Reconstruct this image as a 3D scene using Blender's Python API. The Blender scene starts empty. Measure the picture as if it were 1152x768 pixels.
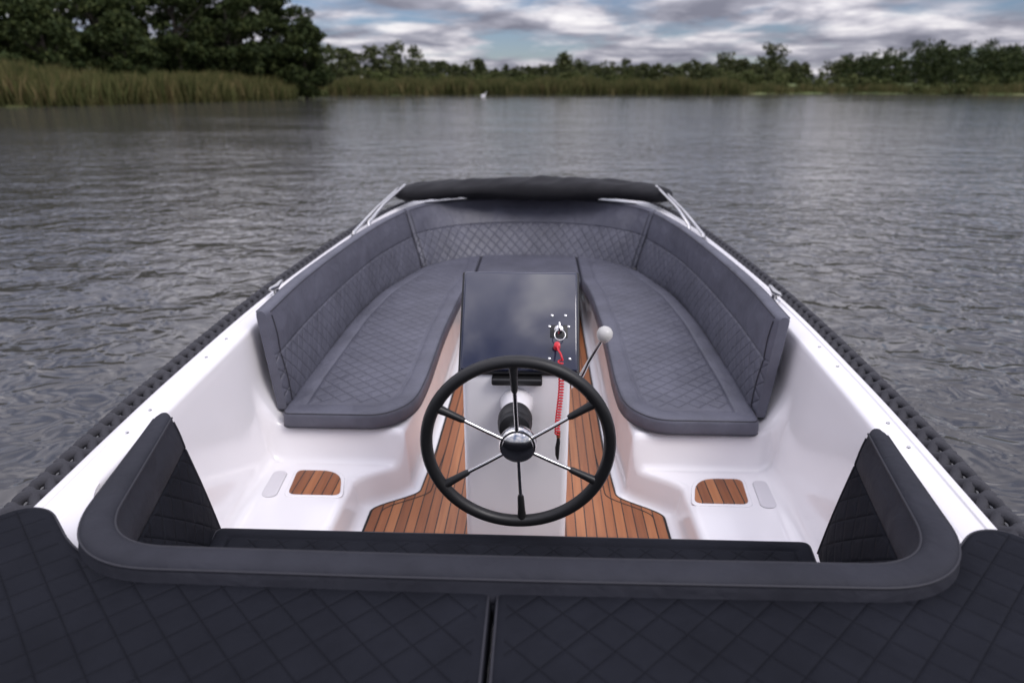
import bpy, math, random
import numpy as np
from mathutils import Vector, Matrix
random.seed(4); rng=np.random.default_rng(7)
S=bpy.context.scene
COL=S.collection
WZ=-0.10   # water level

# ------------------------------------------------------------------ materials
def newmat(name):
    m=bpy.data.materials.new(name); m.use_nodes=True
    nt=m.node_tree; b=nt.nodes['Principled BSDF']
    return m,nt,b
def N(nt,t,**kw):
    n=nt.nodes.new(t)
    for k,v in kw.items(): setattr(n,k,v)
    return n
def math_(nt,op,a,b=None,c=None):
    n=nt.nodes.new('ShaderNodeMath'); n.operation=op
    for i,x in enumerate((a,b,c)):
        if x is None: continue
        if isinstance(x,(int,float)): n.inputs[i].default_value=x
        else: nt.links.new(x,n.inputs[i])
    return n.outputs[0]
def noise(nt,vec,scale,detail=3,rough=.5,dist=0):
    n=nt.nodes.new('ShaderNodeTexNoise'); n.inputs['Scale'].default_value=scale
    n.inputs['Detail'].default_value=detail; n.inputs['Roughness'].default_value=rough
    n.inputs['Distortion'].default_value=dist
    if vec is not None: nt.links.new(vec,n.inputs['Vector'])
    return n.outputs['Fac']
def ramp(nt,fac,stops):
    r=nt.nodes.new('ShaderNodeValToRGB'); e=r.color_ramp.elements
    while len(e)<len(stops): e.new(.5)
    for i,(p,c) in enumerate(stops):
        e[i].position=p; e[i].color=(*c,1) if len(c)==3 else c
    nt.links.new(fac,r.inputs[0]); return r.outputs['Color']
def bump(nt,h,strength,dist,prev=None):
    b=nt.nodes.new('ShaderNodeBump'); b.inputs['Strength'].default_value=strength
    b.inputs['Distance'].default_value=dist; nt.links.new(h,b.inputs['Height'])
    if prev is not None: nt.links.new(prev,b.inputs['Normal'])
    return b.outputs[0]
def coords(nt,kind='Object'):
    return nt.nodes.new('ShaderNodeTexCoord').outputs[kind]
def mapping(nt,vec,scale=(1,1,1),rot=(0,0,0)):
    m=nt.nodes.new('ShaderNodeMapping'); m.inputs['Scale'].default_value=scale
    m.inputs['Rotation'].default_value=rot; nt.links.new(vec,m.inputs['Vector']); return m.outputs[0]
def simple(name,col,rough=.5,metal=0,coat=0,nscale=0,nstr=0):
    m,nt,b=newmat(name)
    b.inputs['Base Color'].default_value=(*col,1); b.inputs['Roughness'].default_value=rough
    b.inputs['Metallic'].default_value=metal; b.inputs['Coat Weight'].default_value=coat
    b.inputs['Coat Roughness'].default_value=.08
    o=coords(nt)
    n=noise(nt,o,6,3)
    r=ramp(nt,n,[(.3,(max(rough-.06,.02),)*3),(.7,(rough+.07,)*3)])
    nt.links.new(r,b.inputs['Roughness'])
    if nscale: nt.links.new(bump(nt,noise(nt,o,nscale,3),nstr,.002),b.inputs['Normal'])
    return m
def fabric(name,quilt,col=(.052,.054,.070),sp=.062,qs=.55,spec=.3,rgh=.66):
    m,nt,b=newmat(name)
    o=coords(nt); uv=coords(nt,'UV')
    n=noise(nt,o,5,4,.6)
    weave=noise(nt,o,700,1)
    c1=tuple(x*.82 for x in col); c2=tuple(x*1.2 for x in col)
    base=ramp(nt,n,[(.3,c1),(.7,c2)])
    wr=noise(nt,o,9,3,.5,.6)
    nb=bump(nt,wr,.55,.020)
    nb=bump(nt,weave,.35,.0009,nb)
    if quilt:
        sx=N(nt,'ShaderNodeSeparateXYZ'); nt.links.new(uv,sx.inputs[0])
        u,v=sx.outputs[0],sx.outputs[1]
        def tri(e):
            f=math_(nt,'FRACT',math_(nt,'MULTIPLY',e,1/(sp*1.414)))
            return math_(nt,'MULTIPLY',math_(nt,'ABSOLUTE',math_(nt,'SUBTRACT',f,.5)),2)
        a=tri(math_(nt,'ADD',u,v)); c=tri(math_(nt,'SUBTRACT',u,v))
        mx=math_(nt,'MAXIMUM',a,c)
        hgt=math_(nt,'SUBTRACT',1,math_(nt,'POWER',mx,7))
        nb=bump(nt,hgt,qs,.0045,nb)
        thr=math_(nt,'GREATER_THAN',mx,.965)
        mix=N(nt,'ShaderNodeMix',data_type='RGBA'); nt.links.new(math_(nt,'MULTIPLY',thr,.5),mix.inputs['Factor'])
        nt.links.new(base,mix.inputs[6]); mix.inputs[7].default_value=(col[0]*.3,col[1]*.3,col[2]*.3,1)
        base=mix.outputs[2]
    nt.links.new(base,b.inputs['Base Color']); nt.links.new(nb,b.inputs['Normal'])
    b.inputs['Roughness'].default_value=rgh
    b.inputs['Specular IOR Level'].default_value=spec
    return m
GREY=(.092,.094,.122); DARK=(.013,.014,.019)
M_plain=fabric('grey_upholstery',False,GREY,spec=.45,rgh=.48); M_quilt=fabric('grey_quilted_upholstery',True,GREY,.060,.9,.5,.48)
M_dplain=fabric('vignetted_upholstery',False,DARK,spec=.06,rgh=.75); M_dquilt=fabric('vignetted_quilted_upholstery',True,DARK,.060,.7,.06,.75)  # near pads: same cloth as the bow seats, vignette darkening put into the colour
M_dband=fabric('vignetted_band_upholstery',False,(.030,.031,.040),spec=.15)  # near bolster band, vignette darkening in its colour too
M_pipe=simple('piping',(.022,.022,.03),.6)
M_gel=simple('white_gelcoat',(.86,.84,.86),.18,0,.6)
M_gel2=simple('recess_shade_grey',(.66,.64,.67),.5,0,0,400,.4)  # white gelcoat with the shade of the step recess put into its grey
M_navy=simple('navy_gelcoat',(.014,.018,.044),.10,0,.8)
M_chrome=simple('stainless_steel',(.72,.71,.70),.14,1)
M_black=simple('black_rubber',(.012,.012,.013),.45,0,0,300,.1)
M_rope=simple('fender_rope',(.042,.042,.050),.9,0,0,250,.8)
M_hood=simple('sprayhood_canvas',(.007,.007,.010),.85,0,0,30,.6)
M_red=simple('red_plastic',(.65,.02,.035),.3)
M_yel=simple('brown_thread',(.26,.07,.03),.5)
M_knob=simple('grey_knob',(.55,.54,.52),.3)
# teak
m,nt,b=newmat('teak_deck'); M_teak=m
o=coords(nt); sx=N(nt,'ShaderNodeSeparateXYZ'); nt.links.new(o,sx.inputs[0])
px=math_(nt,'MULTIPLY',sx.outputs[0],1/.040)
fl=math_(nt,'FLOOR',px); fr=math_(nt,'FRACT',px)
wn=N(nt,'ShaderNodeTexWhiteNoise',noise_dimensions='1D'); nt.links.new(fl,wn.inputs['W'])
gr=noise(nt,mapping(nt,o,(60,3,10)),1,5,.65,.4)
mixv=math_(nt,'ADD',math_(nt,'MULTIPLY',wn.outputs['Value'],.45),math_(nt,'MULTIPLY',gr,.6))
tc=ramp(nt,mixv,[(.15,(.16,.052,.020)),(.5,(.31,.11,.042)),(.9,(.50,.21,.085))])
caulk=math_(nt,'GREATER_THAN',math_(nt,'ABSOLUTE',math_(nt,'SUBTRACT',fr,.5)),.445)
mix=N(nt,'ShaderNodeMix',data_type='RGBA'); nt.links.new(caulk,mix.inputs['Factor']); nt.links.new(tc,mix.inputs[6]); mix.inputs[7].default_value=(.012,.01,.01,1)
nt.links.new(mix.outputs[2],b.inputs['Base Color']); b.inputs['Roughness'].default_value=.42
nt.links.new(bump(nt,math_(nt,'SUBTRACT',gr,caulk),.3,.001),b.inputs['Normal'])
# water
m,nt,b=newmat('lake_water'); M_water=m
o=coords(nt)
w1=noise(nt,mapping(nt,o,(1,1.25,1),(0,0,.45)),3.6,2,.55,.6)
w2=noise(nt,mapping(nt,o,(1,1.6,1),(0,0,-.2)),.8,1,.5)
w4=noise(nt,mapping(nt,o,(1,2,1)),.07,2,.5)
amp=ramp(nt,w4,[(.38,(.40,.40,.40)),(.62,(1,1,1))])
ln=N(nt,'ShaderNodeVectorMath',operation='LENGTH'); nt.links.new(o,ln.inputs[0])
calm=math_(nt,'DIVIDE',1,math_(nt,'ADD',1,math_(nt,'DIVIDE',ln.outputs['Value'],26)))
amp=math_(nt,'MULTIPLY',amp,calm)
nb=bump(nt,math_(nt,'MULTIPLY',w2,calm),1,.08)
nb=bump(nt,math_(nt,'MULTIPLY',w1,amp),1,.095,nb)
nt.links.new(nb,b.inputs['Normal'])
b.inputs['Base Color'].default_value=(.066,.063,.060,1); b.inputs['Roughness'].default_value=.08; b.inputs['IOR'].default_value=1.6
# foliage
def foliage(name,a,bb,c):
    m,nt,b=newmat(name)
    g=N(nt,'ShaderNodeNewGeometry'); o=coords(nt)
    n=noise(nt,o,.35,2,.6)
    v=math_(nt,'ADD',math_(nt,'MULTIPLY',g.outputs['Random Per Island'],.45),math_(nt,'MULTIPLY',n,.7))
    nt.links.new(ramp(nt,v,[(.25,a),(.55,bb),(.9,c)]),b.inputs['Base Color'])
    b.inputs['Roughness'].default_value=.7; b.inputs['Specular IOR Level'].default_value=.15
    return m
M_leafd=foliage('dark_leaves',(.016,.026,.008),(.030,.045,.014),(.065,.078,.024))
M_leafm=foliage('far_leaves',(.028,.038,.015),(.055,.068,.026),(.10,.10,.045))
M_shrub=foliage('shrub_leaves',(.045,.06,.022),(.085,.105,.035),(.15,.15,.06))
M_reed=foliage('reed_leaves',(.040,.048,.016),(.075,.085,.027),(.18,.14,.065))
M_bark=simple('bark',(.06,.05,.04),.9,0,0,20,.8)
m,nt,b=newmat('meadow'); M_ground=m
o=coords(nt); 
nt.links.new(ramp(nt,noise(nt,mapping(nt,o,(1,3,1)),.06,5,.6),[(.3,(.05,.065,.02)),(.5,(.11,.145,.04)),(.7,(.17,.17,.07))]),b.inputs['Base Color'])
b.inputs['Roughness'].default_value=.9

# ------------------------------------------------------------------ helpers
def empty(name,loc=(0,0,0)):
    e=bpy.data.objects.new(name,None); e.location=loc; e.empty_display_size=.1; COL.objects.link(e); return e
def mk(name,verts,faces,mats,parent=None,midx=None,uvs=None,smooth=True,sharp=None):
    me=bpy.data.meshes.new(name); me.from_pydata([tuple(v) for v in verts],[],faces)
    if not isinstance(mats,(list,tuple)): mats=[mats]
    for q in mats: me.materials.append(q)
    if midx is not None: me.polygons.foreach_set('material_index',midx)
    if uvs is not None:
        l=me.uv_layers.new(name='UVMap')
        vi=np.empty(len(me.loops),dtype=np.int32); me.loops.foreach_get('vertex_index',vi)
        U=np.array(uvs,dtype=np.float32); l.data.foreach_set('uv',U[vi].ravel())
    me.polygons.foreach_set('use_smooth',[smooth]*len(me.polygons))
    me.validate(); me.update()
    if sharp: me.set_sharp_from_angle(angle=math.radians(sharp))
    ob=bpy.data.objects.new(name,me); COL.objects.link(ob)
    if parent: ob.parent=parent; ob.matrix_parent_inverse=Matrix.Translation(-parent.location)
    return ob
def fixn(ob):
    import bmesh
    bm=bmesh.new(); bm.from_mesh(ob.data); bmesh.ops.recalc_face_normals(bm,faces=bm.faces); bm.to_mesh(ob.data); bm.free(); return ob
def catmull(P,n):
    P=[np.array(p,float) for p in P]; out=[]
    Q=[2*P[0]-P[1]]+P+[2*P[-1]-P[-2]]
    for i in range(1,len(Q)-2):
        for k in range(n):
            t=k/n; a,b_,c,d=Q[i-1],Q[i],Q[i+1],Q[i+2]
            out.append(.5*((2*b_)+(-a+c)*t+(2*a-5*b_+4*c-d)*t*t+(-a+3*b_-3*c+d)*t**3))
    out.append(P[-1]); return np.array(out)
def fillet(P,n=5,closed=False):
    """P: list of (x,y,t)"""
    out=[]; L=len(P)
    for i in range(L):
        p=np.array(P[i][:2],float); t=P[i][2]
        if not closed and (i==0 or i==L-1): out.append(p); continue
        a=np.array(P[i-1][:2],float); c=np.array(P[(i+1)%L][:2],float)
        la=np.linalg.norm(a-p); lc=np.linalg.norm(c-p)
        ta=min(t,.48*la); tc_=min(t,.48*lc)
        s=p+(a-p)/max(la,1e-9)*ta; e=p+(c-p)/max(lc,1e-9)*tc_
        for k in range(n+1):
            u=k/n; out.append((1-u)**2*s+2*u*(1-u)*p+u*u*e)
    return np.array(out)
def miter(P,o):
    L=len(P); out=[]
    for i in range(L):
        a=np.array(P[i-1][:2],float); p=np.array(P[i][:2],float); c=np.array(P[(i+1)%L][:2],float)
        d1=(p-a)/np.linalg.norm(p-a); d2=(c-p)/np.linalg.norm(c-p)
        n1=np.array([-d1[1],d1[0]]); n2=np.array([-d2[1],d2[0]])
        m_=n1+n2; m_/=np.linalg.norm(m_); k=o/max(m_.dot(n1),.35)
        q=p+m_*k; out.append((q[0],q[1],P[i][2]))
    return out
def tube(name,pts,r,mat,parent=None,closed=False,res=6,spl=None):
    cu=bpy.data.curves.new(name,'CURVE'); cu.dimensions='3D'; cu.bevel_depth=1; cu.bevel_resolution=res; cu.use_fill_caps=True
    for PP in (spl or [pts]):
        s=cu.splines.new('POLY'); s.points.add(len(PP)-1)
        for i,p in enumerate(PP):
            s.points[i].co=(p[0],p[1],p[2],1); s.points[i].radius=(p[3] if len(p)>3 else r)
        s.use_cyclic_u=closed; s.use_smooth=True
    cu.materials.append(mat)
    ob=bpy.data.objects.new(name,cu); COL.objects.link(ob)
    if parent: ob.parent=parent; ob.matrix_parent_inverse=Matrix.Translation(-parent.location)
    return ob
def cushion(name,poly,z0,z1,parent,edge=.02,border=None,mats=None,n=6,pipe=True,pipez=None):
    area=sum(poly[i-1][0]*poly[i][1]-poly[i][0]*poly[i-1][1] for i in range(len(poly)))
    if area<0: poly=poly[::-1]
    rings=[(0.004,z0,0),(0,z0+.006,0),(-.002,(z0+z1-edge)/2,0),(0,z1-edge,0)]
    for a in (22,45,67,90):
        a=math.radians(a); rings.append((edge*(1-math.cos(a)),z1-edge+edge*math.sin(a),0))
    rings.append((edge+.006,z1,0))
    if border:
        rings+=[(border-.012,z1+.002,0),(border-.005,z1-.001,0),(border,z1-.006,0),(border+.005,z1,0),(border+.014,z1+.004,1),(border+.022,z1+.004,1)]
    V=[];UV=[];F=[];MI=[];cnt=None
    def rq(of): return fillet([(x,y,max(t-of,.012)) for x,y,t in (miter(poly,of) if of!=0 else poly)],n,True)
    for (of,z,mi) in rings:
        q=rq(of)
        cnt=len(q)
        for p in q: V.append((p[0],p[1],z)); UV.append((p[0],p[1]+ (z1-z)))
    for r in range(len(rings)-1):
        for i in range(cnt):
            j=(i+1)%cnt
            F.append((r*cnt+i,r*cnt+j,(r+1)*cnt+j,(r+1)*cnt+i)); MI.append(rings[r+1][2] if rings[r][2] else 0)
    F.append(tuple((len(rings)-1)*cnt+i for i in range(cnt))); MI.append(1)
    F.append(tuple(range(cnt))[::-1]); MI.append(0)
    ob=mk(name,V,F,mats or [M_plain,M_quilt],parent,MI,UV)
    if pipe:
        tube(name+'_piping',[(p[0],p[1],z1-edge*.32) for p in rq(edge*.28)],.0026,M_pipe,parent,closed=True,res=2)
        tube(name+'_piping',[(p[0],p[1],z0+.008) for p in rq(0)],.0026,M_pipe,parent,closed=True,res=2)
    return ob
def lathe(name,prof,origin,axis,mat,parent=None,seg=32):
    ax=Vector(axis).normalized(); q=Vector((0,0,1)).rotation_difference(ax)
    V=[];F=[]
    for r,h_ in prof:
        for k in range(seg):
            a=2*math.pi*k/seg; v=q@Vector((r*math.cos(a),r*math.sin(a),h_))+Vector(origin); V.append(v)
    for i in range(len(prof)-1):
        for k in range(seg):
            l=(k+1)%seg; F.append((i*seg+k,i*seg+l,(i+1)*seg+l,(i+1)*seg+k))
    F.append(tuple(range(seg))[::-1]); F.append(tuple((len(prof)-1)*seg+k for k in range(seg)))
    return mk(name,V,F,mat,parent,sharp=35)
def box(name,c,size,mat,parent=None,bev=.005,rot=None):
    import bmesh
    bm=bmesh.new(); bmesh.ops.create_cube(bm,size=1)
    for v in bm.verts: v.co=Vector((v.co.x*size[0],v.co.y*size[1],v.co.z*size[2]))
    bmesh.ops.bevel(bm,geom=bm.edges[:],offset=bev,segments=3,affect='EDGES',profile=.5)
    if rot is not None: bmesh.ops.transform(bm,matrix=rot,verts=bm.verts)
    for v in bm.verts: v.co+=Vector(c)
    me=bpy.data.meshes.new(name); bm.to_mesh(me); bm.free(); me.materials.append(mat)
    for p in me.polygons: p.use_smooth=True
    me.set_sharp_from_angle(angle=math.radians(50))
    ob=bpy.data.objects.new(name,me); COL.objects.link(ob)
    if parent: ob.parent=parent; ob.matrix_parent_inverse=Matrix.Translation(-parent.location)
    return ob

# ------------------------------------------------------------------ boat
boat=empty('motorboat')
HBY=[-.7,0,.6,1.36,2.2,3.2,4.45,5.3,5.9,6.3,6.6,6.8,6.92]
HBX=[.93,1.0,1.07,1.145,1.215,1.25,1.205,1.115,.97,.78,.53,.29,.06]
dens=catmull(list(zip(HBY,HBX)),12)
def hb(y): return float(np.interp(y,dens[:,0],dens[:,1]))
def zg(y): return .65+.07*max(0,(y-2.5)/4.4)**1.5
ys=[-.7+i*.06 for i in range(int(7.6/.06)+1)]+[6.88,6.92]
V=[];F=[];n0=None
for side in (1,-1):
    off=len(V)
    for y in ys:
        H=hb(y);z=zg(y)
        prof=fillet([(max(H-.42,0),-.45,0),(max(H-.10,.01),-.05,.1),(H-.01,z-.12,.02),(H+.006,z-.10,.01),(H+.006,z-.05,.01),(H,z-.04,.01),(H,z,.018),(H-.028,z,.004),(H-.032,z-.006,.004),(max(H-.105,0),z-.006,.02),(max(H-.112,0),z-.06,.01)],4)
        n0=len(prof)
        for p in prof: V.append((side*max(p[0],0),y,p[1]))
    for i in range(len(ys)-1):
        for k in range(n0-1):
            a=off+i*n0+k; F.append((a,a+1,a+n0+1,a+n0))
F.append(tuple(range(0,n0))+tuple(len(ys)*n0+k for k in range(n0-1,-1,-1)))
fixn(mk('hull',V,F,M_gel,boat,sharp=50))
# liner
def inner(y):   # half width of sole
    t=min(max((y-2.38)/.17,0),1); t=t*t*(3-2*t)
    base=.655*(1-t)+.475*t
    return base-.02*min(max((y-2.5)/.4,0),1)
def liner_prof(y):
    H=hb(y);z=zg(y); tz=min(max((y-2.51)/.06,0),1); tz=tz*tz*(3-2*tz)
    top=.10*(1-tz)+.245*tz; i=inner(y)
    return fillet([(H-.1105,z-.05,0),(H-.135,.40,.06),(H-.18-.04*tz,top,.07),(i+.012,top,.035),(i-.01,-.05,.05),(0,-.05,0)],7)
yl=sorted(set([round(1.0+i*.06,3) for i in range(24)]+[round(2.34+i*.0125,4) for i in range(26)]+[round(2.70+i*.06,3) for i in range(57)]))
V=[];F=[]
for side in (1,-1):
    off=len(V)
    for y in yl:
        p_=liner_prof(y); n1=len(p_)
        for p in p_: V.append((side*p[0],y,p[1]))
    for i in range(len(yl)-1):
        for k in range(n1-1):
            a=off+i*n1+k; F.append((a,a+1,a+n1+1,a+n1))
fixn(mk('cockpit_liner',V,F,M_gel,boat,sharp=60))
# sole (teak) following the liner
V=[];F=[]
yy=[y for y in yl if y>1.2 and y<5.2]
for y in yy:
    w=inner(y)-.05
    V+=[(-w,y,-.045),(w,y,-.045)]
for i in range(len(yy)-1): F.append((2*i,2*i+1,2*i+3,2*i+2))
mk('teak_sole',V,F,M_teak,boat)
M_caulk=simple('caulking',(.012,.011,.011),.6)
for s in (1,-1):
    tube('sole_margin',[(s*(inner(y)-.05-.045),y,-.0455) for y in yy],.0028,M_caulk,boat,res=2)
    tube('sole_margin',[(s*(inner(y)-.05),y,-.0455) for y in yy],.0035,M_caulk,boat,res=2)
# steps with teak inlays and thin grey plates standing in for shaded recesses
for s in (1,-1):
    P=[(.69,2.27,.03),(.895,2.27,.03),(.915,2.445,.03),(.73,2.445,.09)]
    P=[(s*x,y,t) for x,y,t in P]
    cushion('step_rim',[(x+s*dx,y+dy,t) for (x,y,t),(dx,dy) in zip(P,[(-.014,-.014),(.014,-.014),(.014,.014),(-.014,.014)])],.097,.1035,boat,.003,mats=[M_gel,M_gel],pipe=False)
    cushion('step_teak_inlay',P,.10,.1075,boat,.002,mats=[M_teak,M_teak],pipe=False)
    P=[(s*.938,2.25,.03),(s*1.0,2.25,.03),(s*1.012,2.44,.03),(s*.955,2.44,.03)]
    cushion('step_recess_plate',P,.098,.105,boat,.002,mats=[M_gel2,M_gel2],pipe=False)  # recess drawn as a raised plate, its shade given by the grey
# aft deck with U-shaped coaming
U=fillet([(-.95,1.66,0),(-.83,1.055,.16),(0,1.045,.3),(.84,1.055,.16),(.95,1.66,0)],10)
def resample(P,n):
    P=np.array(P,float); d=np.r_[0,np.cumsum(np.linalg.norm(np.diff(P,axis=0),axis=1))]
    t=np.linspace(0,d[-1],n); return np.stack([np.interp(t,d,P[:,k]) for k in range(P.shape[1])],1)
Ur=resample(U,160)
V=[];F=[]
for p in Ur:
    if p[1]>1.12:
        q=(math.copysign(hb(p[1])-.10,p[0]),p[1])
        t=min(max((p[1]-1.16)/.34,0),1); t=t*t*(3-2*t)
        px_=math.copysign(abs(p[0])*(1-t)+(hb(p[1])-.104)*t,p[0])
    else:
        q=(p[0]*1.27 if abs(p[0])<.79 else math.copysign(hb(1)-.1,p[0]), .5 if abs(p[0])<.79 else 1.05); px_=p[0]
    V+=[(px_,p[1],.641),(q[0],q[1],.6435)]
    V+=[(px_,p[1],.60),(px_*.99,p[1],.45)]
for i in range(len(Ur)-1):
    if max(Ur[i][1],Ur[i+1][1])>1.5: continue
    F.append((4*i,4*i+1,4*i+5,4*i+4)); F.append((4*i,4*i+4,4*i+6,4*i+2)); F.append((4*i+2,4*i+6,4*i+7,4*i+3))
mk('aft_coaming',V,F,M_gel,boat,sharp=30)
V=[];F=[]
yd=np.linspace(-.7,.98,20)
for y in yd: V+=[(-(hb(y)-.1),y,.637),(hb(y)-.1,y,.637)]
for i in range(len(yd)-1): F.append((2*i,2*i+1,2*i+3,2*i+2))
mk('aft_deck',V,F,M_gel,boat)
V=[];F=[]
yd=np.linspace(5.82,6.9,24)
for y in yd:
    w=max(hb(y)-.1,.0)
    for k in range(9):
        t=-1+k/4; V.append((w*t,y,zg(y)-.010+.05*(1-t*t)))
for i in range(len(yd)-1):
    for k in range(8): a=i*9+k; F.append((a,a+1,a+10,a+9))
mk('foredeck',V,F,M_gel,boat)
# braided rope fender round the sheer (strands laid in both directions)
path=[]
for y in np.arange(-.68,6.9,.02): path.append((hb(y)+.043,y,zg(y)-.040))
P1=np.array(path); P2=P1[::-1]*np.array([-1,1,1])
full=resample(np.vstack([P1,[[0,6.99,.67]],P2]),2400)
tg=np.gradient(full,axis=0); tg/=np.linalg.norm(tg,axis=1)[:,None]
up=np.array([0,0,1.0]); sd_=np.cross(tg,up); sd_/=np.linalg.norm(sd_,axis=1)[:,None]
L=np.r_[0,np.cumsum(np.linalg.norm(np.diff(full,axis=0),axis=1))]
spl=[]
for dr in (1,-1):
    for k in range(2):
        a=dr*(L/.14*2*math.pi)+k*math.pi
        rr=.024+.008*np.sin(2*a*dr+(0 if dr>0 else math.pi))
        spl.append(full+sd_*(np.cos(a)*rr)[:,None]+np.outer(np.sin(a)*rr,up))
tube('rope_fender',None,.0145,M_rope,boat,res=2,spl=spl)
tube('rope_core',full[::6].tolist(),.013,M_rope,boat,res=2)
# cleats on the gunwale
for s in (1,-1):
    y=3.15; x=s*(hb(y)-.055); z=zg(y)-.006
    lathe('cleat_base',[(.030,0),(.030,.006),(.014,.014),(.012,.04)],(x,y,z),(0,0,1),M_chrome,boat,20)
    tube('cleat_horn',[(x,y-.085,z+.055,.005),(x,y-.06,z+.052,.011),(x,y,z+.044,.015),(x,y+.06,z+.052,.011),(x,y+.085,z+.055,.005)],.01,M_chrome,boat)
    for yy_ in (1.75,1.9,2.35,2.55,3.8,4.1):
        lathe('deck_screw',[(.006,0),(.005,.003),(.002,.004)],(s*(hb(yy_)-.05),yy_,zg(yy_)-.0055),(0,0,1),M_chrome,boat,12)

# ------------------------------------------------------------------ cushions
aft=empty('sun_pad_cushion')
for s in (1,-1):
    P=[(.004,1.05,.012),(.45,1.055,.1),(.80,1.09,.08),(.89,1.15,.05),(1.0,1.26,.04),(1.07,1.27,.04),(1.135,1.20,.05),(1.09,.6,.3),(1.0,-.1,.2),(.95,-.6,.06),(.004,-.62,.012)]
    cushion('pad',[(s*x,y,t) for x,y,t in P],.655,.722,aft,.016,mats=[M_dplain,M_dquilt])
front=empty('u_shaped_bench_seat')
for s in (1,-1):
    P=[(.56,2.525,.08),(.99,2.525,.035),(1.005,2.9,.05),(1.01,3.8,.2),(.97,4.35,.2),(.80,5.04,.15),(.55,5.33,.1),(.385,5.41,.02),(.385,4.70,.05),(.425,4.35,.2),(.445,3.6,.2),(.435,2.95,.1),(.445,2.66,.15)]
    cushion('seat_cushion',[(s*x,y,t) for x,y,t in P],.255,.33,front,.022,.085)
cushion('bow_seat_cushion',[(-.38,4.70,.02),(.38,4.70,.02),(.38,5.42,.02),(0,5.46,.2),(-.38,5.42,.02)],.255,.33,front,.022)
def backrest(name,base,top,th,zb,zt,parent,seam=.60,zback=None,thv=None,shrink=.02,mats=None,backseam=None):
    base=np.array(base,float); top=np.array(top,float); n=len(base)
    mid=(base+top)/2; tg=np.gradient(mid,axis=0); tg/=np.linalg.norm(tg,axis=1)[:,None]
    nr=np.stack([tg[:,1],-tg[:,0]],1)
    d=np.r_[0,np.cumsum(np.linalg.norm(np.diff(mid,axis=0),axis=1))]
    V=[];UV=[];F=[];MI=[]; p1=[];p2=[];p3=[]
    fr_=[0,.03,.08,.2,.35,.5,seam-.03,seam-.012,seam,seam+.012,seam+.03,seam+(1-seam)*.5,seam+(1-seam)*.75]
    for i in range(n):
        t=thv[i] if thv is not None else th
        e=min(d[i],d[-1]-d[i]); sh=1-.40*max(0,1-e/shrink)**2
        ea=min(1,e/.06)
        r=t/2; sec=[]
        H=zt-zb; RZ=min(r,.028)
        for f in fr_:
            g=.012*math.sin(math.pi*min(f/seam,1)) if f<seam else .008*math.sin(math.pi*(f-seam)/(1-seam))
            if abs(f-seam)<.001: g=-.008
            p=base[i]+(top[i]-base[i])*f-nr[i]*g*ea
            sec.append((p[0],p[1],zb+(H-RZ)*f,f))
        for k in range(0,11):
            a=math.pi*k/10; c=top[i]+nr[i]*r
            ca=math.copysign(abs(math.cos(a))**.7,math.cos(a))
            p=c-nr[i]*r*ca; sec.append((p[0],p[1],zt-RZ+RZ*math.sin(a)**.9,1+k*.01))
        zk=zback if zback is not None else zb
        pt=top[i]+nr[i]*t
        p=pt if zback is not None else base[i]+nr[i]*t
        bs=backseam or .5
        for f,g in ((.25,.004),(bs-.06,.006),(bs,-.002),(bs+.06,.006),(.8,.005),(1,0)):
            q=pt*(1-f)+p*f+nr[i]*g*ea; sec.append((q[0],q[1],(zt-RZ)*(1-f)+zk*f,1.2+f*.4))
        for q in sec:
            mid_=base[i]+(top[i]-base[i])*min((q[2]-zb)/max(H,1e-6),1)+nr[i]*t*.5
            x=mid_[0]+(q[0]-mid_[0])*sh; y=mid_[1]+(q[1]-mid_[1])*sh
            V.append((x,y,q[2])); UV.append((d[i],q[3]*H))
        m_=len(sec)
        q=top[i]+nr[i]*t*.04; p1.append((q[0],q[1],zt-RZ*.45))
        q=top[i]+nr[i]*t*.96; p2.append((q[0],q[1],zt-RZ*.45))
    for i in range(n-1):
        for k in range(m_):
            l=(k+1)%m_
            F.append((i*m_+k,i*m_+l,(i+1)*m_+l,(i+1)*m_+k)); MI.append(1 if k<8 else 0)
    F.append(tuple(range(m_))); MI.append(0); F.append(tuple((n-1)*m_+k for k in range(m_))[::-1]); MI.append(0)
    ob=mk(name,V,F,mats or [M_plain,M_quilt],parent,MI,UV,sharp=70); fixn(ob)
    for q in (p1,p2): tube(name+'_piping',q[1:-1],.0028,M_pipe,parent,res=2)
    for i in (1,n-2):
        seg=[V[i*m_+k] for k in range(0,14)]
        sg=np.array(seg)+np.r_[nr[i]*-.001,0]; tube(name+'_piping',sg.tolist(),.0028,M_pipe,parent,res=2)
    return ob
TS=[(1.035,2.64),(1.06,3.2),(1.045,3.9),(1.0,4.6),(.92,5.15)]
BS=[(.985,2.62),(1.0,3.2),(1.005,3.8),(.965,4.4),(.80,5.05)]
for s in (1,-1):
    t=catmull(TS,12); b_=catmull(BS,12)
    if s<0: t=t*[-1,1]; b_=b_*[-1,1]; t=t[::-1]; b_=b_[::-1]
    t=resample(t,70); b_=resample(b_,70)
    backrest('side_backrest',b_,t,.065,.30,.735,front)
TC=[(-.918,5.165),(-.80,5.42),(-.5,5.68),(0,5.78),(.5,5.68),(.80,5.42),(.918,5.165)]
BC=[(-.795,5.06),(-.66,5.22),(-.40,5.39),(0,5.45),(.40,5.39),(.66,5.22),(.795,5.06)]
t=resample(catmull(TC,14),90)[::-1]; b_=resample(catmull(BC,14),90)[::-1]
backrest('bow_backrest',b_,t,.07,.32,.735,front)
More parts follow.
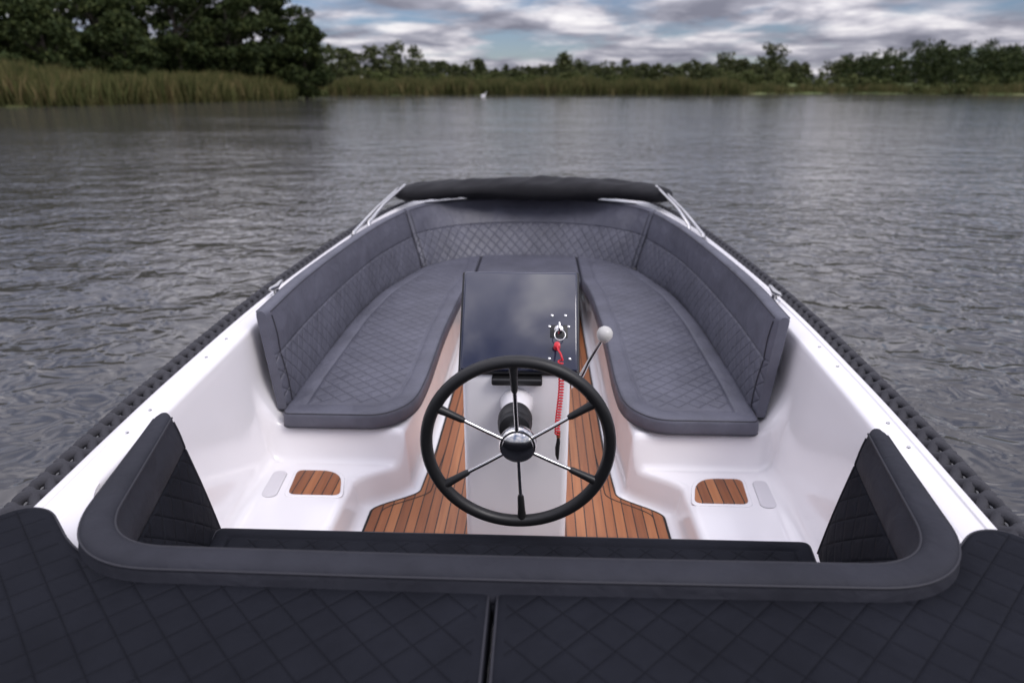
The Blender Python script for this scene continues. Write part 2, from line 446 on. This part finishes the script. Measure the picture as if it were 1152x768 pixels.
# stern backrest
stern=empty('helm_bench_seat')
Uo=fillet([(.945,1.64,0),(.842,1.10,.14),(0,1.092,.3),(-.79,1.10,.14),(-.925,1.66,0)],14)
Ub=fillet([(.895,1.68,0),(.79,1.15,.13),(0,1.14,.3),(-.745,1.15,.13),(-.865,1.70,0)],14)
n=190
t=resample(Uo,n)[::-1]; b_=resample(Ub,n)[::-1]
dd=np.linspace(0,1,n); e=np.minimum(dd,1-dd)
thv=.050+.022*np.clip(e/.16,0,1)
backrest('stern_backrest',b_,t,.07,.34,.762,stern,zback=.66,thv=thv,seam=.78,mats=[M_dband,M_dquilt],backseam=.45)
cushion('stern_seat',[(-.79,1.13,.08),(.79,1.13,.08),(.86,1.655,.03),(-.86,1.655,.03)],.32,.395,stern,.02,.05,mats=[M_dplain,M_dquilt])
box('stern_seat_base',(0,1.34,.135),(1.5,.44,.365),M_gel,stern,.02)

# ------------------------------------------------------------------ console
CX=.022
con=empty('steering_console')
prof=[(1.885,-.05),(1.87,.79),(2.06,1.015),(2.2,1.01),(2.34,.85),(2.38,-.05)]
import bmesh
bm=bmesh.new(); hw=.1625
vs=[[bm.verts.new((CX-.008+s*hw,y,z)) for y,z in prof] for s in (-1,1)]
bm.faces.new(vs[0]); bm.faces.new(vs[1][::-1])
for i in range(len(prof)):
    j=(i+1)%len(prof); bm.faces.new((vs[0][i],vs[1][i],vs[1][j],vs[0][j]))
bmesh.ops.recalc_face_normals(bm,faces=bm.faces)
bmesh.ops.bevel(bm,geom=bm.edges[:],offset=.022,segments=5,affect='EDGES',profile=.5)
me=bpy.data.meshes.new('pedestal'); bm.to_mesh(me); bm.free(); me.materials.append(M_gel)
for p in me.polygons: p.use_smooth=True
me.set_sharp_from_angle(angle=math.radians(35))
ob=bpy.data.objects.new('pedestal',me); COL.objects.link(ob); ob.parent=con
sl=math.atan2(.245,.19); R=Matrix.Rotation(sl,4,'X')
pc=Vector((CX,1.960,.935)); nrm=R@Vector((0,0,1)); 
box('dashboard_panel',pc,(.35,.315,.03),M_navy,con,.008,R)
box('dashboard_rim',pc-nrm*.012,(.362,.328,.02),M_black,con,.006,R)
up_=R@Vector((0,1,0))
def onp(u,v,h=0): return pc+Vector((u,0,0))+up_*v+nrm*(.0152+h)
box('switch_plate',onp(.118,-.035),(.052,.040,.004),M_black,con,.0015,R)
for (u,v) in ((.09,-.02),(.147,-.02),(.09,-.12),(.15,-.12),(.097,.015),(.137,.015)):
    lathe('screw',[(.004,0),(.004,.003),(.002,.004)],onp(u,v),nrm,M_chrome,con,12)
lathe('ignition_lock',[(.014,0),(.014,.006),(.010,.010),(.010,.018),(.004,.020)],onp(.118,-.03),nrm,M_chrome,con)
box('ignition_key',onp(.118,-.03,.03),(.006,.022,.03),M_chrome,con,.002,R)
lathe('kill_switch',[(.010,0),(.010,.006),(.007,.008),(.007,.02),(.009,.022),(.009,.03),(.003,.032)],onp(.112,-.085),nrm,M_red,con)
tube('key_ring',[onp(.12+.016*math.cos(a),-.055+.016*math.sin(a),.028) for a in np.linspace(0,6.28,20)],.0018,M_chrome,con)
box('under_dash_bracket',(CX-.005,1.865,.785),(.150,.05,.022),M_black,con,.006)
tube('helm_shaft',[(.016,1.88,.715),(.014,1.60,.722)],.020,M_chrome,con)
lathe('helm_mount',[(.052,0),(.050,.02),(.044,.06),(.038,.10)],(.016,1.88,.705),(0,-1,.06),M_gel,con)
lathe('helm_boot',[(.040,.12),(.046,.125),(.049,.14),(.044,.155),(.049,.168),(.044,.18),(.047,.19),(.042,.205),(.03,.21)],(.016,1.885,.713),(0,-1,.02),M_black,con)
# coiled kill cord
cord=empty('kill_switch_lanyard')
cx,cy=.142,1.80; pts=[]
for i in range(480):
    f=i/479; a=f*2*math.pi*26
    pts.append((cx+.0065*math.cos(a)+.004*math.sin(f*5),cy+.0065*math.sin(a),.875-.235*f))
tube('red_coil',pts,.0024,M_red,cord,res=2)
a0=onp(.112,-.085,.028)
tube('cord_top',[a0,(a0.x+.002,a0.y-.012,a0.z-.01),(cx,cy,.895),(cx+.0065,cy,.875)],.003,M_red,cord)
tube('cord_clip',[(cx,cy,.64,.003),(cx,cy,.615,.006),(cx-.002,cy,.595,.007),(cx-.002,cy,.57,.006),(cx,cy,.555,.003)],.006,M_black,cord)
tube('cord_collar',[(cx,cy,.65),(cx,cy,.63)],.006,M_yel,cord)
# throttle
thr=empty('throttle_lever')
lathe('throttle_base',[(.034,0),(.034,.012),(.026,.022),(.020,.035),(.012,.04)],(.170,1.95,.755),(1,0,0),M_chrome,thr)
tube('throttle_arm',[(.208,1.95,.755,.009),(.218,1.948,.775,.008),(.232,1.945,.81,.006),(.270,1.94,.885,.005)],.007,M_chrome,thr)
lathe('throttle_knob',[(.003,-.026),(.013,-.023),(.021,-.014),(.025,0),(.022,.013),(.013,.022),(.003,.025)],(.278,1.94,.905),(.3,0,1),M_knob,thr)

# ------------------------------------------------------------------ steering wheel
wl=empty('steering_wheel',(.028,1.585,.720))
Rw=Matrix.Rotation(math.radians(2.5),4,'X')
def wp(x,z,y=0): return Vector(wl.location)+(Rw@Vector((x,y,z)))
R0=.241
tube('rim',[wp(R0*math.cos(a),R0*math.sin(a)) for a in np.linspace(0,2*math.pi,97)[:-1]],.0165,M_black,wl,closed=True,res=8)
for k in range(6):
    a=math.radians(93+60*k)
    def q(r,y): return wp(r*math.cos(a),r*math.sin(a),y)
    tube('spoke',[q(.03,-.004),q(.10,-.003),q(.165,0)],.0055,M_chrome,wl)
    tube('spoke_sleeve',[(*q(.155,0),.0065),(*q(.163,0),.009),(*q(.205,0),.0105),(*q(.235,0),.013)],.01,M_black,wl)
ax=Rw@Vector((0,-1,0))
lathe('hub',[(.046,-.025),(.050,-.012),(.050,.004),(.047,.009),(.043,.010),(.041,.016),(.030,.023),(.014,.027),(.002,.028)],wl.location,ax,M_chrome,wl,40)
lathe('hub_ring',[(.038,.0),(.038,.0172),(.034,.0195),(.033,.0)],Vector(wl.location),ax,M_black,wl,40)

# ------------------------------------------------------------------ folded sprayhood
hood=empty('folded_sprayhood')
V=[];F=[];nx,nr_=150,36
for i in range(nx):
    t=-1+2*i/(nx-1); x=.025+1.11*t
    yc=5.74-.20*abs(t)**2.2; zc=.818-.014*abs(t)**3
    endf=max((max(1-abs(t)**18,0))**.5,.05)
    for k in range(nr_):
        a=2*math.pi*k/nr_
        rx=.20*endf; rz=(.082+.006*math.sin(3.1*t+1)-.020*abs(t)**2)*endf
        w=1+.05*math.sin(x*9+3*math.cos(a)*1.3)+.05*math.sin(x*23+a*4)+.05*math.sin(a*5+x*3)+.04*math.sin(x*47+a*7)
        cz=math.sin(a); cz=math.copysign(abs(cz)**.7,cz)
        V.append((x,yc+rx*math.cos(a)*(1+.04*math.sin(x*7)),zc+rz*cz*w+ (-.010*math.sin(x*6+1) if cz<0 else 0)))
for i in range(nx-1):
    for k in range(nr_):
        l=(k+1)%nr_; F.append((i*nr_+k,i*nr_+l,(i+1)*nr_+l,(i+1)*nr_+k))
F.append(tuple(range(nr_))); F.append(tuple((nx-1)*nr_+k for k in range(nr_)))
fixn(mk('canvas',V,F,M_hood,hood))
for s in (1,-1):
    for (dx,dz,y0) in ((0,0,4.42),(-.055,.028,4.62)):
        tube('hood_bow',[(s*(1.145+dx),y0,.665),(s*(1.147+dx),y0+.03,.70+dz),(s*(1.12+dx),5.0,.765+dz),(s*(1.06+dx),5.55,.835+dz)],.0115,M_chrome,hood)
    lathe('hood_mount',[(.025,0),(.025,.006),(.014,.012),(.013,.03)],(s*1.145,4.42,zg(4.4)-.006),(0,0,1),M_chrome,hood,20)
    lathe('hood_mount',[(.025,0),(.025,.006),(.014,.012),(.013,.03)],(s*1.09,4.62,zg(4.4)-.006),(0,0,1),M_chrome,hood,20)
    box('hood_strap',(s*.98,5.50,.80),(.03,.06,.09),M_knob,hood,.01)

# ------------------------------------------------------------------ water and terrain
mk('lake_water',[(-3000,-600,WZ),(3000,-600,WZ),(3000,3500,WZ),(-3000,3500,WZ)],[(0,1,2,3)],M_water,smooth=False)
shore=np.array([(-1500,-200),(-200,30),(-90,50),(-60,60),(-46,66),(-40,85),(-37,106),(-48,128),(-60,150),(-20,168),(20,172),(47,168),(55,196),(90,215),(102,185),(118,168),(300,150),(1500,150)],float)
poly=np.vstack([shore,[(2600,150),(2600,3300),(-2600,3300),(-2600,-200)]])
def inside(P):
    x,y=P[:,0],P[:,1]; c=np.zeros(len(P),bool); L=len(poly)
    for i in range(L):
        x1,y1=poly[i]; x2,y2=poly[(i+1)%L]
        if y1==y2: continue
        cond=((y1>y)!=(y2>y))&(x<(x2-x1)*(y-y1)/(y2-y1)+x1); c^=cond
    return c
def sd(P):
    d=np.full(len(P),1e9)
    for i in range(len(shore)-1):
        a=shore[i];b=shore[i+1];ab=b-a
        t=np.clip(((P-a)@ab)/(ab@ab),0,1); q=a+t[:,None]*ab
        d=np.minimum(d,np.linalg.norm(P-q,axis=1))
    return np.where(inside(P),d,-d)
def gh(P):
    s=sd(P)+.8*np.sin(P[:,0]*.35)+.6*np.sin(P[:,0]*.9+P[:,1]*.5)
    return WZ+np.clip(s*.25,-2,.5)+2.4*np.clip((s-3)/32,0,1)
gx=np.unique(np.r_[-2500,-1500,-900,-500,-300,-220,np.arange(-160,200,2.5),220,300,500,900,1500,2500])
gy=np.unique(np.r_[-150,-50,0,np.arange(20,240,2.5),260,300,400,600,1000,1800,3200])
X,Y=np.meshgrid(gx,gy); P=np.stack([X.ravel(),Y.ravel()],1); Z=gh(P)
nx_=len(gx); F=[]
for j in range(len(gy)-1):
    for i in range(nx_-1):
        a=j*nx_+i; F.append((a,a+1,a+nx_+1,a+nx_))
mk('ground',np.c_[P,Z].tolist(),F,M_ground)

def fastmesh(name,V,k,mats,midx=None,link=True):
    n=len(V)//k
    me=bpy.data.meshes.new(name); me.vertices.add(len(V)); me.vertices.foreach_set('co',np.ascontiguousarray(V,dtype=np.float32).ravel())
    me.loops.add(len(V)); me.loops.foreach_set('vertex_index',np.arange(len(V),dtype=np.int32))
    me.polygons.add(n); me.polygons.foreach_set('loop_start',np.arange(0,len(V),k,dtype=np.int32)); 
    for q in mats: me.materials.append(q)
    me.update(calc_edges=True); me.validate()
    if link:
        ob=bpy.data.objects.new(name,me); COL.objects.link(ob); return ob
    return me
def leafquads(C,size):
    n=len(C); a=rng.normal(size=(n,3)); a/=np.linalg.norm(a,axis=1)[:,None]
    b=rng.normal(size=(n,3)); b-=a*(a*b).sum(1)[:,None]; b/=np.linalg.norm(b,axis=1)[:,None]
    s=(size*rng.uniform(.6,1.3,n))[:,None]
    a=a*s; b=b*s*.6
    return np.stack([C-a,C-b*.9+a*.1,C+a,C+b],1).reshape(-1,3)
def crown(cx,cy,z0,H,R,nclump,per,spread=1.1):
    out=[]
    for _ in range(nclump):
        u=rng.uniform(0,1); prof=math.sin(math.pi*(u**.75)*.93+.12)**.7
        r=R*prof*rng.uniform(.35,1.0); a=rng.uniform(0,2*math.pi)
        c=np.array([cx+r*math.cos(a),cy+r*math.sin(a),z0+H*u])
        s=spread*rng.uniform(.6,1.3)
        d=rng.normal(size=(per,3)); d/=np.linalg.norm(d,axis=1)[:,None]; d*=(rng.uniform(.3,1,(per,1)))**.5
        out.append(c+d*np.array([s,s,s*.65]))
    return np.vstack(out)
def treemesh(H,R,i):
    C=crown(0,0,H*.14,H*.86,R,85,100,1.2)
    L=leafquads(C,.30)
    T=[]
    def limb(p,q,r0,r1,seg=7):
        p=np.array(p,float);q=np.array(q,float);d=q-p;d/=np.linalg.norm(d)
        a=np.cross(d,[.3,.5,.8]);a/=np.linalg.norm(a);b=np.cross(d,a)
        for k in range(seg):
            t0=2*math.pi*k/seg;t1=2*math.pi*(k+1)/seg
            f=lambda t:a*math.cos(t)+b*math.sin(t)
            T.extend([p+f(t0)*r0,p+f(t1)*r0,q+f(t1)*r1,q+f(t0)*r1])
    limb((0,0,-.5),(.2,.1,H*.3),.32,.24); limb((.2,.1,H*.3),(0,.3,H*.6),.24,.14); limb((0,.3,H*.6),(.2,0,H*.9),.14,.04)
    for k in range(11):
        a=rng.uniform(0,6.28); z=H*rng.uniform(.2,.65); l=R*rng.uniform(.5,.9)
        limb((.1,.1,z),(l*math.cos(a),l*math.sin(a),z+H*rng.uniform(.08,.2)),.12,.03,5)
    T=np.array(T)
    me=fastmesh('broadleaf_tree_mesh_%d'%i,np.vstack([L,T]),4,[M_leafd,M_bark],link=False)
    mi=np.r_[np.zeros(len(L)//4,dtype=np.int32),np.ones(len(T)//4,dtype=np.int32)]
    me.polygons.foreach_set('material_index',mi); return me
TM=[treemesh(h_,r_,i) for i,(h_,r_) in enumerate([(15,5),(13,4.6),(17,5.6),(11,4.6)])]
spots=[(-36.5,112,1,1.0),(-43,101,0,1.0),(-48,96,2,.95),(-44,108,0,1.1),(-53,88,0,1.05),(-51,103,2,1.0),(-57,80,1,1.05),(-58,95,2,1.05),(-63,76,0,1.1),(-66,88,2,1),(-52,76,3,.8),(-70,72,1,1.1),(-78,70,2,1.1),(-76,84,0,1.1),(-88,68,0,1.1),(-100,62,2,1.1),(-60,105,0,1.1),(-39.5,114,2,1.0),(-48,84,3,.75),(-112,58,1,1.1),(-72,100,2,1.1),(-55,118,1,1.0),(-46,118,2,1.05)]
for (x,y,k,s) in spots:
    ob=bpy.data.objects.new('broadleaf_tree',TM[k]); COL.objects.link(ob)
    z=float(gh(np.array([[x,y]]))[0]); ob.location=(x,y,z); ob.rotation_euler=(0,0,rng.uniform(0,6.28)); ob.scale=(s,s,s*rng.uniform(.92,1.05))
C=[]
def row(x0,x1,y0,y1,n,h0,h1,rr=(.32,.5),even=False):
    for i_ in range(n):
        x=rng.uniform(x0,x1); y=rng.uniform(y0,y1)
        if even: x=x0+(x1-x0)*(i_+rng.uniform(-.4,.4))/n
        H=rng.uniform(h0,h1)*(1+.14*math.sin(x*.11)+.10*math.sin(x*.37)); R=H*rng.uniform(*rr)
        g=float(gh(np.array([[x,y]]))[0])
        C.append(crown(x,y,g-.2,H,R,18,22,H*.15))
row(-140,-45,205,250,90,7.5,11,(.4,.6)); row(-70,100,265,310,110,5,7.5,(.5,.8),True); row(70,260,270,310,90,7.5,9.5,(.45,.7),True)
row(-400,-120,200,330,50,12,16); row(-70,110,330,380,80,7,9.5,(.5,.8),True)
for x in (-22,-45,8,30): row(x,x+1,258,262,2,9.0,10.5,(.25,.35))
row(76,84,250,256,3,12,13,(.3,.4))
fastmesh('distant_tree_line',leafquads(np.vstack(C),.6),4,[M_leafm])
C=[]
row(100,180,222,250,60,9,11,(.45,.65),True); row(112,190,190,225,60,7.5,9.5,(.4,.6)); row(150,330,180,240,70,8,10)
fastmesh('woodland',leafquads(np.vstack(C),.45),4,[M_leafd])
C=[]
row(55,100,212,226,34,3,5,(.5,.9)); row(96,125,180,200,20,2.2,4,(.5,.9)); row(-55,50,190,235,60,1.6,3.2,(.5,1.2)); row(-58,-42,130,150,8,2,4,(.5,.9))
fastmesh('waterside_shrubs',leafquads(np.vstack(C),.36),4,[M_shrub])
def reeds(seg0,seg1,n,dmin,dmax,h0,h1,w):
    A=shore[seg0:seg1+1]; d=np.linalg.norm(np.diff(A,axis=0),axis=1); c=np.cumsum(d)
    u=rng.uniform(0,c[-1],n); k=np.searchsorted(c,u); k=np.minimum(k,len(d)-1)
    t=1-(c[k]-u)/d[k]; ab=A[1:]-A[:-1]
    p=A[k]+ab[k]*t[:,None]; nm=np.stack([-ab[:,1],ab[:,0]],1)/d[:,None]
    p=p+nm[k]*rng.uniform(dmin,dmax,n)[:,None]+rng.normal(size=(n,2))*.4
    z=np.maximum(gh(p),WZ)-.05
    cl=1+.14*np.sin(p[:,0]*.6+1)+.10*np.sin(p[:,0]*1.7+p[:,1])+.08*np.sin(p[:,0]*.23)
    H=rng.uniform(h0,h1,n)*cl
    a=rng.uniform(0,math.pi,n); dx=np.stack([np.cos(a),np.sin(a)*.5],1)*(w*rng.uniform(.5,1.2,n))[:,None]
    le=rng.normal(size=(n,2))*.14*H[:,None]
    b0=np.c_[p-dx,z]; b1=np.c_[p+dx,z]; m1=np.c_[p+dx*.8+le*.4,z+H*.6]; tp=np.c_[p+le,z+H]; 
    return np.stack([b0,b1,m1,tp],1).reshape(-1,3)
R1=reeds(2,7,46000,-1,7,2.1,3.0,.035)
R2=reeds(7,11,34000,-1,7,2.4,3.3,.06)
R3=reeds(10,16,22000,0,5,1.4,2.4,.06)
fastmesh('reed_bed',np.vstack([R1,R2,R3]),4,[M_reed])
R4=np.vstack([reeds(8,11,22000,8,30,.6,1.2,.09),reeds(2,7,14000,7,16,1.2,2.2,.06)])
fastmesh('tall_grass',R4,4,[M_shrub])

# swan in the distance
sw=empty('swan',(-11,140,WZ))
lathe('body',[(.02,-.45),(.15,-.38),(.24,-.2),(.27,0),(.24,.22),(.14,.38),(.02,.46)],(-11,140,WZ+.14),(1,0,.12),M_gel,sw,16)
tube('neck',[(-10.62,140,WZ+.22,.08),(-10.5,140,WZ+.4,.055),(-10.56,140,WZ+.62,.045),(-10.48,140,WZ+.76,.05),(-10.38,140,WZ+.75,.06),(-10.28,140,WZ+.70,.03)],.05,M_gel,sw)

# ------------------------------------------------------------------ sky, sun, camera
w=bpy.data.worlds.new('World'); S.world=w; w.use_nodes=True; nt=w.node_tree
for n_ in list(nt.nodes): nt.nodes.remove(n_)
out=N(nt,'ShaderNodeOutputWorld'); sky=N(nt,'ShaderNodeTexSky'); sky.sky_type='NISHITA'; sky.sun_disc=False
EL,AZ=math.radians(46),math.radians(128)
sky.sun_elevation=EL; sky.sun_rotation=AZ; sky.dust_density=.3; sky.ozone_density=3; sky.air_density=1.0
tint=N(nt,'ShaderNodeMix',data_type='RGBA',blend_type='MULTIPLY'); tint.inputs['Factor'].default_value=1; nt.links.new(sky.outputs[0],tint.inputs[6]); tint.inputs[7].default_value=(.85,.88,1.08,1)
bg1=N(nt,'ShaderNodeBackground'); bg1.inputs['Strength'].default_value=.07; nt.links.new(tint.outputs[2],bg1.inputs[0])
d=coords(nt,'Generated'); sx=N(nt,'ShaderNodeSeparateXYZ'); nt.links.new(d,sx.inputs[0])
zc_=math_(nt,'MAXIMUM',sx.outputs[2],0)
zz=math_(nt,'ADD',zc_,.13)
cb=N(nt,'ShaderNodeCombineXYZ'); nt.links.new(math_(nt,'DIVIDE',sx.outputs[0],zz),cb.inputs[0]); nt.links.new(math_(nt,'DIVIDE',sx.outputs[1],zz),cb.inputs[1])
den=noise(nt,cb.outputs[0],1.0,5,.58,.3)
lit=noise(nt,cb.outputs[0],1.7,6,.58,.3)
cov=ramp(nt,den,[(.36,(0,0,0)),(.50,(1,1,1))])
ccol=ramp(nt,lit,[(.35,(.24,.245,.31)),(.47,(.41,.41,.49)),(.56,(.72,.70,.77)),(.66,(1.05,1.02,1.04))])
bg2=N(nt,'ShaderNodeBackground'); nt.links.new(math_(nt,'ADD',.74,math_(nt,'MULTIPLY',zc_,2.5)),bg2.inputs['Strength']); nt.links.new(ccol,bg2.inputs[0])
mx=N(nt,'ShaderNodeMixShader'); nt.links.new(cov,mx.inputs[0]); nt.links.new(bg1.outputs[0],mx.inputs[1]); nt.links.new(bg2.outputs[0],mx.inputs[2])
nt.links.new(mx.outputs[0],out.inputs[0])
ld=bpy.data.lights.new('sun','SUN'); ld.energy=1.35; ld.angle=math.radians(22); ld.color=(1,.95,.92)
lo=bpy.data.objects.new('sun',ld); COL.objects.link(lo)
dirv=Vector((math.sin(AZ)*math.cos(EL),math.cos(AZ)*math.cos(EL),math.sin(EL)))
lo.rotation_euler=dirv.to_track_quat('Z','Y').to_euler()
cam=bpy.data.cameras.new('camera'); co=bpy.data.objects.new('camera',cam); COL.objects.link(co); S.camera=co
cam.lens=24; cam.sensor_width=36; cam.clip_end=6000; cam.clip_start=.05
co.location=(.075,0,1.6); co.rotation_euler=(math.radians(90-20.4),0,math.radians(2.24))
cam.dof.use_dof=True; cam.dof.focus_distance=2.0; cam.dof.aperture_fstop=2.2
S.view_settings.view_transform='Standard'; S.view_settings.look='None'; S.view_settings.exposure=0
